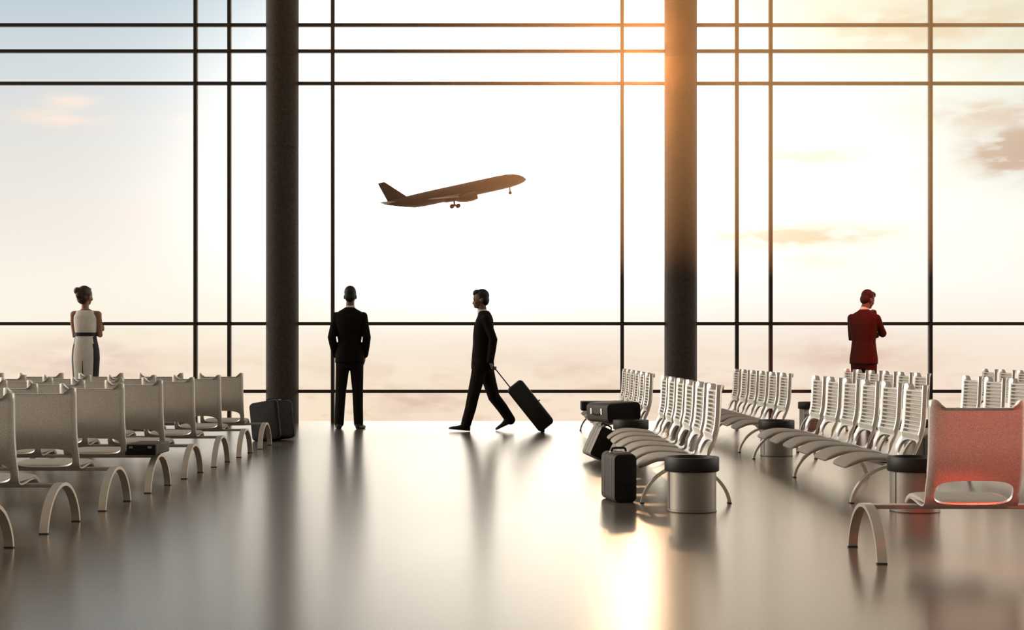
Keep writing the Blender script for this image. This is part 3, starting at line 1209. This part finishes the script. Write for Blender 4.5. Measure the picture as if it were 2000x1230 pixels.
HM = head_matrix((0, 0.020, 1.575), -4, 0)
jr = [(0.80, 0, 0.015, 0.190, 0.150), (0.88, 0, 0.015, 0.190, 0.148), (1.0, 0, 0.015, 0.175, 0.138), (1.12, 0, 0.012, 0.165, 0.130), (1.25, 0, 0.008, 0.180, 0.132),
      (1.36, 0, 0.0, 0.200, 0.128), (1.44, 0, -0.01, 0.205, 0.112), (1.485, 0, -0.012, 0.185, 0.095), (1.52, 0, -0.008, 0.12, 0.082), (1.54, 0, -0.002, 0.080, 0.072), (1.555, 0, 0.004, 0.066, 0.067)]
pr = [(0.76, 0, 0.02, 0.140, 0.10), (0.84, 0, 0.02, 0.175, 0.120), (0.95, 0, 0.02, 0.165, 0.118), (1.05, 0, 0.015, 0.150, 0.105)]
J = dict(chest=(0, -0.005, 1.40), pelvis=(0, 0.02, 0.90), shl=(-0.180, -0.03, 1.445), shr=(0.180, 0.0, 1.445), ell=(-0.215, -0.125, 1.18), elr=(0.215, -0.04, 1.16),
         wrl=(-0.202, -0.088, 0.915), wrr=(0.20, 0.03, 0.89), hil=(-0.085, 0.035, 0.86), hir=(0.085, -0.005, 0.86),
         knl=(-0.085, 0.135, 0.465), knr=(0.085, -0.130, 0.435), anl=(-0.085, 0.225, 0.110), anr=(0.085, -0.325, 0.165))
p = person('person', (xat(945, 18.4), 18.4, 0), R(90), J, jr, pr, HM, 1.0,
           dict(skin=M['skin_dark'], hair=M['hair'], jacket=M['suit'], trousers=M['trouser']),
           [((-0.20, -0.086, 0.888), (0, -0.33, -0.94), (0, -0.94, 0.33), (1, 0, 0), 70), ((0.20, 0.03, 0.87), (0, 0.1, -1), (-0.9, -0.1, 0), (0, 1, 0), 28)],
           [((-0.085, 0.175, 0.004), (-0.085, 0.450, 0.030)), ((0.085, -0.375, 0.105), (0.085, -0.155, 0.004))], legr=(0.105, 0.078, 0.066))
tag(p, 'person in a dark suit walking left and pulling a trolley case', 'person')

# trolley case held in his hand: long axis tilted, wheels on the floor
tr = empty('trolley_suitcase')
TB = Vector((xat(1071, 18.2), 18.2, 0.0))
b = bmesh.new()
rings = []
for y, ins in ((-0.20, 0.02), (-0.194, 0.008), (-0.18, 0.0), (0.18, 0.0), (0.194, 0.008), (0.20, 0.02)):
    rings.append([Vector((x, y, z + 0.37)) for x, z in rrect(0.118 - ins, 0.345 - ins, 0.05 - ins * 0.8)])
loft(b, rings)
link_mesh('case_body', b, M['plastic'], tr, angle=40)
for y in (-0.06, 0.06):
    b = bmesh.new()
    tube(b, [(-0.06, y, 0.70), (-0.06, y, 1.02)], 0.007, 10)
    link_mesh('handle_rod', b, M['plastic'], tr)
b = bmesh.new()
tube(b, catmull([(-0.06, -0.075, 1.02), (-0.06, -0.03, 1.03), (-0.06, 0.03, 1.03), (-0.06, 0.075, 1.02)], 4), 0.013, 12)
link_mesh('handle', b, M['plastic'], tr)
for y in (-0.15, 0.15):
    b = bmesh.new()
    rings = [ering((-0.075, y + q, 0.026), rr, rr, 20, 2, Vector((1, 0, 0)), Vector((0, 0, 1))) for q, rr in ((-0.014, 0.020), (-0.010, 0.026), (0.010, 0.026), (0.014, 0.020))]
    loft(b, rings)
    link_mesh('wheel', b, M['rubber'], tr)
b = bmesh.new()
tube(b, catmull([(0.117, -0.05, 0.35), (0.132, -0.05, 0.35), (0.138, 0, 0.35), (0.132, 0.05, 0.35), (0.117, 0.05, 0.35)], 4), 0.007, 8)
link_mesh('side_handle', b, M['plastic'], tr)
tr.location = TB + Vector((0, 0, 0.050))
tr.rotation_euler = (0, R(-38.5), 0)
tag(tr, 'black trolley suitcase tilted on its wheels behind the walking person', 'suitcase')

# --- man at the right with one hand to his chin, seen from behind
HM = head_matrix((0.0, 0.03, 1.610), -20, -18)
jr = [(0.86, 0, 0, 0.192, 0.130), (0.94, 0, 0, 0.190, 0.130), (1.05, 0, 0, 0.172, 0.122), (1.16, 0, 0, 0.160, 0.114), (1.28, 0, 0, 0.175, 0.122),
      (1.39, 0, 0, 0.196, 0.125), (1.475, 0, 0.005, 0.200, 0.112), (1.515, 0, 0.006, 0.185, 0.092), (1.548, 0, 0.01, 0.125, 0.08), (1.572, 0, 0.014, 0.078, 0.07), (1.59, 0, 0.02, 0.066, 0.066)]
pr = [(0.80, 0, 0, 0.150, 0.10), (0.88, 0, 0, 0.172, 0.118), (1.0, 0, 0, 0.165, 0.115), (1.1, 0, 0, 0.145, 0.10)]
J = dict(chest=(0, 0, 1.43), pelvis=(0, 0, 0.95), shl=(-0.175, 0, 1.475), shr=(0.170, 0.03, 1.465), ell=(-0.205, 0.05, 1.215), elr=(0.20, 0.145, 1.265),
         wrl=(-0.02, 0.235, 1.235), wrr=(0.075, 0.205, 1.47), hil=(-0.088, 0, 0.90), hir=(0.088, 0, 0.90),
         knl=(-0.098, 0.015, 0.49), knr=(0.098, 0.015, 0.49), anl=(-0.105, -0.01, 0.105), anr=(0.105, -0.01, 0.105))
p = person('person', (xat(1687, 19.0), 19.0, 0), R(-42), J, jr, pr, HM, 0.98,
           dict(skin=M['skin_dark'], hair=M['hair_red_tint'], jacket=M['suit_red_tint'], trousers=M['suit_red_tint']),
           [((-0.005, 0.235, 1.24), (1, -0.1, 0.1), (0, -1, 0), (0, 0, 1), 25), ((0.072, 0.200, 1.485), (-0.25, -0.1, 1), (-0.4, -0.9, 0), (-1, 0.3, 0), 60)],
           [((-0.10, -0.075, 0), (-0.13, 0.195, 0)), ((0.10, -0.075, 0), (0.13, 0.195, 0))])
tag(p, 'person in a red-tinted dark suit, head bowed, one hand at the chin', 'person')


# --- woman at the left with folded arms
def woman():
    HM = head_matrix((-0.02, 0.01, 1.560), 3, -22, 5)
    b = bmesh.new()
    add_head(b, HM, 0.95, 0.92)
    body = [(0.92, 0, 0, 0.150, 0.115), (1.02, 0, 0, 0.146, 0.11), (1.12, 0, 0, 0.128, 0.095), (1.22, 0, 0, 0.112, 0.085), (1.32, 0, 0, 0.125, 0.095),
            (1.41, 0, 0.01, 0.142, 0.10), (1.47, 0, 0.0, 0.135, 0.08), (1.51, 0, 0, 0.09, 0.06), (1.53, 0, 0, 0.055, 0.05)]
    torso_loft(b, [(z, x, y, a * 0.93, c_ * 0.93) for z, x, y, a, c_ in body])
    tube(b, [(0, 0, 1.44), (-0.01, 0.005, 1.54), HM @ Vector((0, 0.01, 0.09))], [0.055, 0.043, 0.042], 14)
    arms = (((-0.138, 0, 1.465), (-0.155, 0.03, 1.225), (0.11, 0.165, 1.30)), ((0.142, 0, 1.465), (0.160, 0.03, 1.225), (0.00, 0.20, 1.275)))
    for S, E, W in arms:
        tube(b, [(S[0] * 0.5, 0, 1.46), S], [0.05, 0.046], 12)
        tube(b, [S, Vector(S).lerp(Vector(E), 0.4), E, W], [0.043, 0.041, 0.034, 0.024], 12)
    for sx in (-1, 1):
        tube(b, [(sx * 0.07, 0, 0.92), (sx * 0.065, 0.02, 0.52), (sx * 0.062, -0.015, 0.36), (sx * 0.058, -0.03, 0.17)], [0.085, 0.052, 0.05, 0.03], 14)
        tube(b, [(sx * 0.058, -0.03, 0.15), (sx * 0.06, 0.06, 0.06), (sx * 0.062, 0.13, 0.025)], [0.03, 0.026, 0.02], 10)
    hand(b, (0.135, 0.15, 1.305), (0.62, -0.78, 0.05), (-0.78, -0.62, 0), (0, 0, 1), 30, 0.88)
    hand(b, (-0.02, 0.20, 1.28), (-1, -0.35, 0.0), (0.3, -1, 0), (0, 0, 1), 20, 0.88)
    # the fingers that show on her right upper arm
    root = remesh('person', b, 0.006, M['skin'], None, 2)
    root.location = (xat(167.5, 16.8), 16.8, 0)
    add_eyes(root, HM, 0.95)
    b = bmesh.new()
    ellipsoid(b, (0, -0.012, 0.172), 0.083, 0.097, 0.092)
    ellipsoid(b, (0, -0.045, 0.112), 0.076, 0.058, 0.082)
    ellipsoid(b, (-0.045, -0.085, 0.195), 0.048, 0.046, 0.046)
    ellipsoid(b, (-0.012, -0.092, 0.150), 0.05, 0.036, 0.055)
    ellipsoid(b, (0.0, 0.04, 0.215), 0.058, 0.045, 0.03)
    bmesh.ops.transform(b, matrix=HM @ Matrix.Scale(0.95, 4), verts=b.verts)
    remesh('hair', b, 0.006, M['hair_brown'], root, 3)
    # sleeveless blouse
    b = bmesh.new()
    torso_loft(b, [(1.225, 0, 0, 0.124, 0.098), (1.26, 0, 0, 0.122, 0.097), (1.32, 0, 0, 0.132, 0.106), (1.40, 0, 0.01, 0.142, 0.108), (1.45, 0, 0, 0.138, 0.090),
                   (1.49, 0, 0, 0.118, 0.072), (1.515, 0, 0, 0.100, 0.062)])
    remesh('blouse', b, 0.008, M['blouse'], root, 2)
    # pencil skirt with black side panels and a dark back slit
    b = bmesh.new()
    rr = [(0.50, 0.128, 0.10), (0.62, 0.138, 0.112), (0.80, 0.152, 0.125), (0.95, 0.160, 0.130), (1.05, 0.155, 0.122), (1.14, 0.136, 0.108), (1.20, 0.124, 0.098), (1.225, 0.122, 0.096)]
    rings = [ering((0, 0, z), a, c_, 48, 2.3) for z, a, c_ in rr]
    dense = []
    for a, c_ in zip(rings[:-1], rings[1:]):
        for k in range(5):
            dense.append([p0.lerp(p1, k / 5) for p0, p1 in zip(a, c_)])
    dense.append(rings[-1])
    loft(b, dense)
    sk = link_mesh('skirt', b, [M['blouse'], M['black_cloth']], root, angle=70)
    for pol in sk.data.polygons:
        if len(pol.vertices) == 4 and abs(pol.center.x) > 0.112 * (0.6 + 0.42 * (1.3 - abs(pol.center.z - 0.95)) / 1.3):
            pol.material_index = 1
    b = bmesh.new()
    rings = [[Vector((x, -0.122 + (0.86 - z) * 0.04 if False else y, z)) for x, y in ((-w, yb - 0.002), (w, yb - 0.002), (w, yb + 0.01), (-w, yb + 0.01))]
             for z, w, yb in ((0.502, 0.010, -0.1035), (0.62, 0.008, -0.1145), (0.80, 0.005, -0.1275), (0.92, 0.002, -0.131))]
    loft(b, rings)
    link_mesh('skirt_slit', b, M['black_cloth'], root)
    b = bmesh.new()
    loft(b, [ering((0, 0, z), a, c_, 48, 2.3) for z, a, c_ in ((1.212, 0.126, 0.100), (1.214, 0.130, 0.104), (1.252, 0.130, 0.104), (1.254, 0.126, 0.100))])
    link_mesh('belt', b, M['black_cloth'], root)
    for sx in (-1, 1):
        b = bmesh.new()
        rings = []
        for t, hw, z0, z1 in ((0.0, 0.024, 0.088, 0.13), (0.12, 0.031, 0.080, 0.135), (0.35, 0.032, 0.055, 0.105), (0.6, 0.037, 0.012, 0.062), (0.85, 0.033, 0.004, 0.040), (1.0, 0.010, 0.004, 0.022)):
            rings.append(ering((sx * 0.06, -0.07 + 0.235 * t, (z0 + z1) / 2), hw, (z1 - z0) / 2, 16, 2.6, Vector((1, 0, 0)), Vector((0, 0, 1))))
        loft(b, rings)
        tube(b, [(sx * 0.06, -0.05, 0.1), (sx * 0.06, -0.055, 0.006)], [0.016, 0.006], 8, round_ends=False)
        link_mesh('shoe', b, M['shoe'], root)
    tag(root, 'person in a white sleeveless top and skirt with folded arms, hair pinned up', 'person')
    return root


woman()


# ------------------------------------------------------------------ the airliner beyond the glass
def airliner():
    root = empty('airplane')
    k = 1.0
    # fuselage along +x (nose at +30)
    b = bmesh.new()
    st = [(-30.5, 1.75, 0.25, 0.30), (-29.0, 1.55, 0.6, 0.75), (-26.0, 1.1, 1.15, 1.35), (-22.0, 0.55, 1.8, 2.05), (-18.0, 0.12, 2.35, 2.65), (-14.0, 0.0, 2.7, 2.85),
          (-8, 0, 2.8, 2.9), (0, 0, 2.8, 2.9), (10, 0, 2.8, 2.9), (18, 0, 2.8, 2.9), (22.5, -0.03, 2.65, 2.78), (25.5, -0.15, 2.3, 2.4), (27.8, -0.4, 1.75, 1.78), (29.2, -0.65, 1.1, 1.1), (30.0, -0.85, 0.45, 0.45), (30.2, -0.9, 0.1, 0.1)]
    loft(b, [ering((x, 0, z), ry, rz, 32, 2.0, Vector((0, 1, 0)), Vector((0, 0, 1))) for x, z, ry, rz in st])
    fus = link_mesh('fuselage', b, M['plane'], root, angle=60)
    b = bmesh.new()
    for sy in (-1, 1):
        box(b, 26.6, 27.6, sy * 0.2, sy * 1.35, 0.62, 1.12, 0.06, 1)
    link_mesh('cockpit_window', b, M['plane_dark'], fus)
    b = bmesh.new()
    loft(b, [ering((x, 0, z), ry, rz, 20, 2.4, Vector((0, 1, 0)), Vector((0, 0, 1))) for x, z, ry, rz in
             ((-6.5, -2.5, 0.3, 0.2), (-4.5, -2.55, 2.2, 0.75), (0, -2.55, 2.9, 1.05), (5, -2.5, 2.6, 0.95), (8.0, -2.3, 0.6, 0.35))])
    link_mesh('belly_fairing', b, M['plane'], root, angle=60)

    def aero(chord, thick, n=10):
        up, lo = [], []
        for i in range(n + 1):
            t = i / n
            yt = thick * (2.97 * math.sqrt(t) - 1.26 * t - 3.52 * t * t + 2.84 * t ** 3 - 1.02 * t ** 4) * 0.5
            up.append((-(t * chord), yt))
            lo.append((-(t * chord), -yt))
        return up + lo[-2:0:-1]
    for sy in (-1, 1):
        b = bmesh.new()
        rings = []
        for s, x0, ch, z, th in ((0.6, 8.0, 13.0, -1.9, 1.5), (3.0, 6.2, 11.4, -1.7, 1.35), (9.5, 1.8, 7.8, -1.5, 0.9), (20.0, -5.0, 4.8, -1.2, 0.5), (27.0, -9.6, 2.6, -0.9, 0.25), (28.6, -11.2, 1.2, -0.7, 0.12)):
            rings.append([Vector((x0 + px, sy * s, z + pz)) for px, pz in aero(ch, th)])
        loft(b, rings)
        w = link_mesh('wing', b, M['plane'], root, angle=50)
        b = bmesh.new()
        e = [ering((x, sy * 9.4, -3.1), r_, r_, 28, 2, Vector((0, 1, 0)), Vector((0, 0, 1))) for x, r_ in
             ((7.9, 1.25), (8.15, 1.42), (7.9, 1.58), (6.5, 1.72), (4.5, 1.68), (2.6, 1.4), (1.4, 1.05), (0.4, 0.75), (-0.6, 0.3))]
        inner = [ering((x, sy * 9.4, -3.1), r_, r_, 28, 2, Vector((0, 1, 0)), Vector((0, 0, 1))) for x, r_ in ((6.6, 1.2),)]
        loft(b, inner + e)
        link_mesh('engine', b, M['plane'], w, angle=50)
        b = bmesh.new()
        box(b, 0.6, 5.5, sy * 9.4 - 0.2, sy * 9.4 + 0.2, -2.3, -1.0, 0.05, 1)
        link_mesh('pylon', b, M['plane'], w)
        for s in (7.0, 13.0, 18.0):
            b = bmesh.new()
            xx = 1.8 - 7.8 - 0.65 * (s - 9.5) * 0.9 + 1.6 if s >= 9.5 else -4.4
            tube(b, [(xx + 1.8, sy * s, -1.8 + 0.03 * (s - 7)), (xx, sy * s, -2.0 + 0.03 * (s - 7)), (xx - 1.8, sy * s, -1.8 + 0.03 * (s - 7))], [0.25, 0.42, 0.12], 10)
            link_mesh('flap_fairing', b, M['plane'], w)
        b = bmesh.new()
        rings = []
        for s, x0, ch, z, th in ((0.5, -24.0, 5.6, 1.3, 0.55), (4.0, -26.2, 4.3, 1.7, 0.4), (9.8, -30.0, 2.1, 2.2, 0.18)):
            rings.append([Vector((x0 + px, sy * s, z + pz)) for px, pz in aero(ch, th)])
        loft(b, rings)
        link_mesh('tailplane', b, M['plane'], root, angle=50)
        # main gear
        b = bmesh.new()
        tube(b, [(-1.5, sy * 4.6, -1.8), (-1.5, sy * 4.6, -5.2)], 0.28, 10)
        tube(b, [(-2.6, sy * 4.6, -5.0), (-0.2, sy * 4.6, -5.5)], 0.18, 8)
        g = link_mesh('main_gear', b, M['plane_dark'], root)
        for gx, gz in ((-2.75, -5.2), (-0.25, -5.55)):
            for oy in (-0.55, 0.55):
                b = bmesh.new()
                loft(b, [ering((gx, sy * 4.6 + oy + q, gz), r_ * 1.25, r_ * 1.25, 20, 2, Vector((1, 0, 0)), Vector((0, 0, 1))) for q, r_ in ((-0.22, 0.5), (-0.16, 0.72), (0.16, 0.72), (0.22, 0.5))])
                link_mesh('wheel', b, M['plane_dark'], g)
    b = bmesh.new()
    rings = []
    for z, x0, ch, th in ((1.6, -19.0, 9.6, 0.8), (2.8, -20.6, 8.3, 0.65), (9.9, -27.9, 3.1, 0.25), (10.2, -28.4, 2.5, 0.15)):
        rings.append([Vector((x0 + px, pz, z)) for px, pz in aero(ch, th)])
    loft(b, rings)
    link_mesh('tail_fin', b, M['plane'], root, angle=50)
    b = bmesh.new()
    tube(b, [(22.8, 0, -2.2), (22.4, 0, -4.9)], 0.28, 10)
    g = link_mesh('nose_gear', b, M['plane_dark'], root)
    for oy in (-0.35, 0.35):
        b = bmesh.new()
        loft(b, [ering((22.4, oy + q, -4.9), r_ * 1.25, r_ * 1.25, 20, 2, Vector((1, 0, 0)), Vector((0, 0, 1))) for q, r_ in ((-0.16, 0.4), (-0.1, 0.58), (0.1, 0.58), (0.16, 0.4))])
        link_mesh('wheel', b, M['plane_dark'], g)
    D = 580.0
    root.scale = (0.97, 1.0, 1.0)
    root.location = ((890 - 1000) / FPX * D, D, EYE + (HOR - 375.5) / FPX * D)
    root.rotation_euler = Euler((R(5), R(-12.6), R(3)))
    tag(root, 'airliner climbing in the sky beyond the glass with its gear down', 'airplane')
    return root


airliner()


# ------------------------------------------------------------------ added haze volume: makes the orange glare around the low sun
def haze():
    m = bpy.data.materials.new('glare_haze')
    m.use_nodes = True
    T = NT(m.node_tree)
    T.n.clear()
    out = T.n.new('ShaderNodeOutputMaterial')
    v = T.n.new('ShaderNodeVolumeScatter')
    v.inputs['Color'].default_value = (1.0, 0.43, 0.16, 1)
    tc = T.n.new('ShaderNodeTexCoord')
    sp = T.n.new('ShaderNodeSeparateXYZ')
    T.l.new(tc.outputs['Object'], sp.inputs[0])
    T.l.new(T.rng(sp.outputs[0], -1.6, 3.0, 0.0, 0.036), v.inputs['Density'])
    v.inputs['Anisotropy'].default_value = 0.962
    T.l.new(v.outputs[0], out.inputs['Volume'])
    b = bmesh.new()
    box(b, -2.3, 15.5, -2.0, 20.2, 2.05, 7.3)
    o = link_mesh('haze', b, m, smooth=False)
    tag(o, 'added warm haze volume in the upper hall, making the glare around the low sun', 'haze', None, 'stuff')


haze()
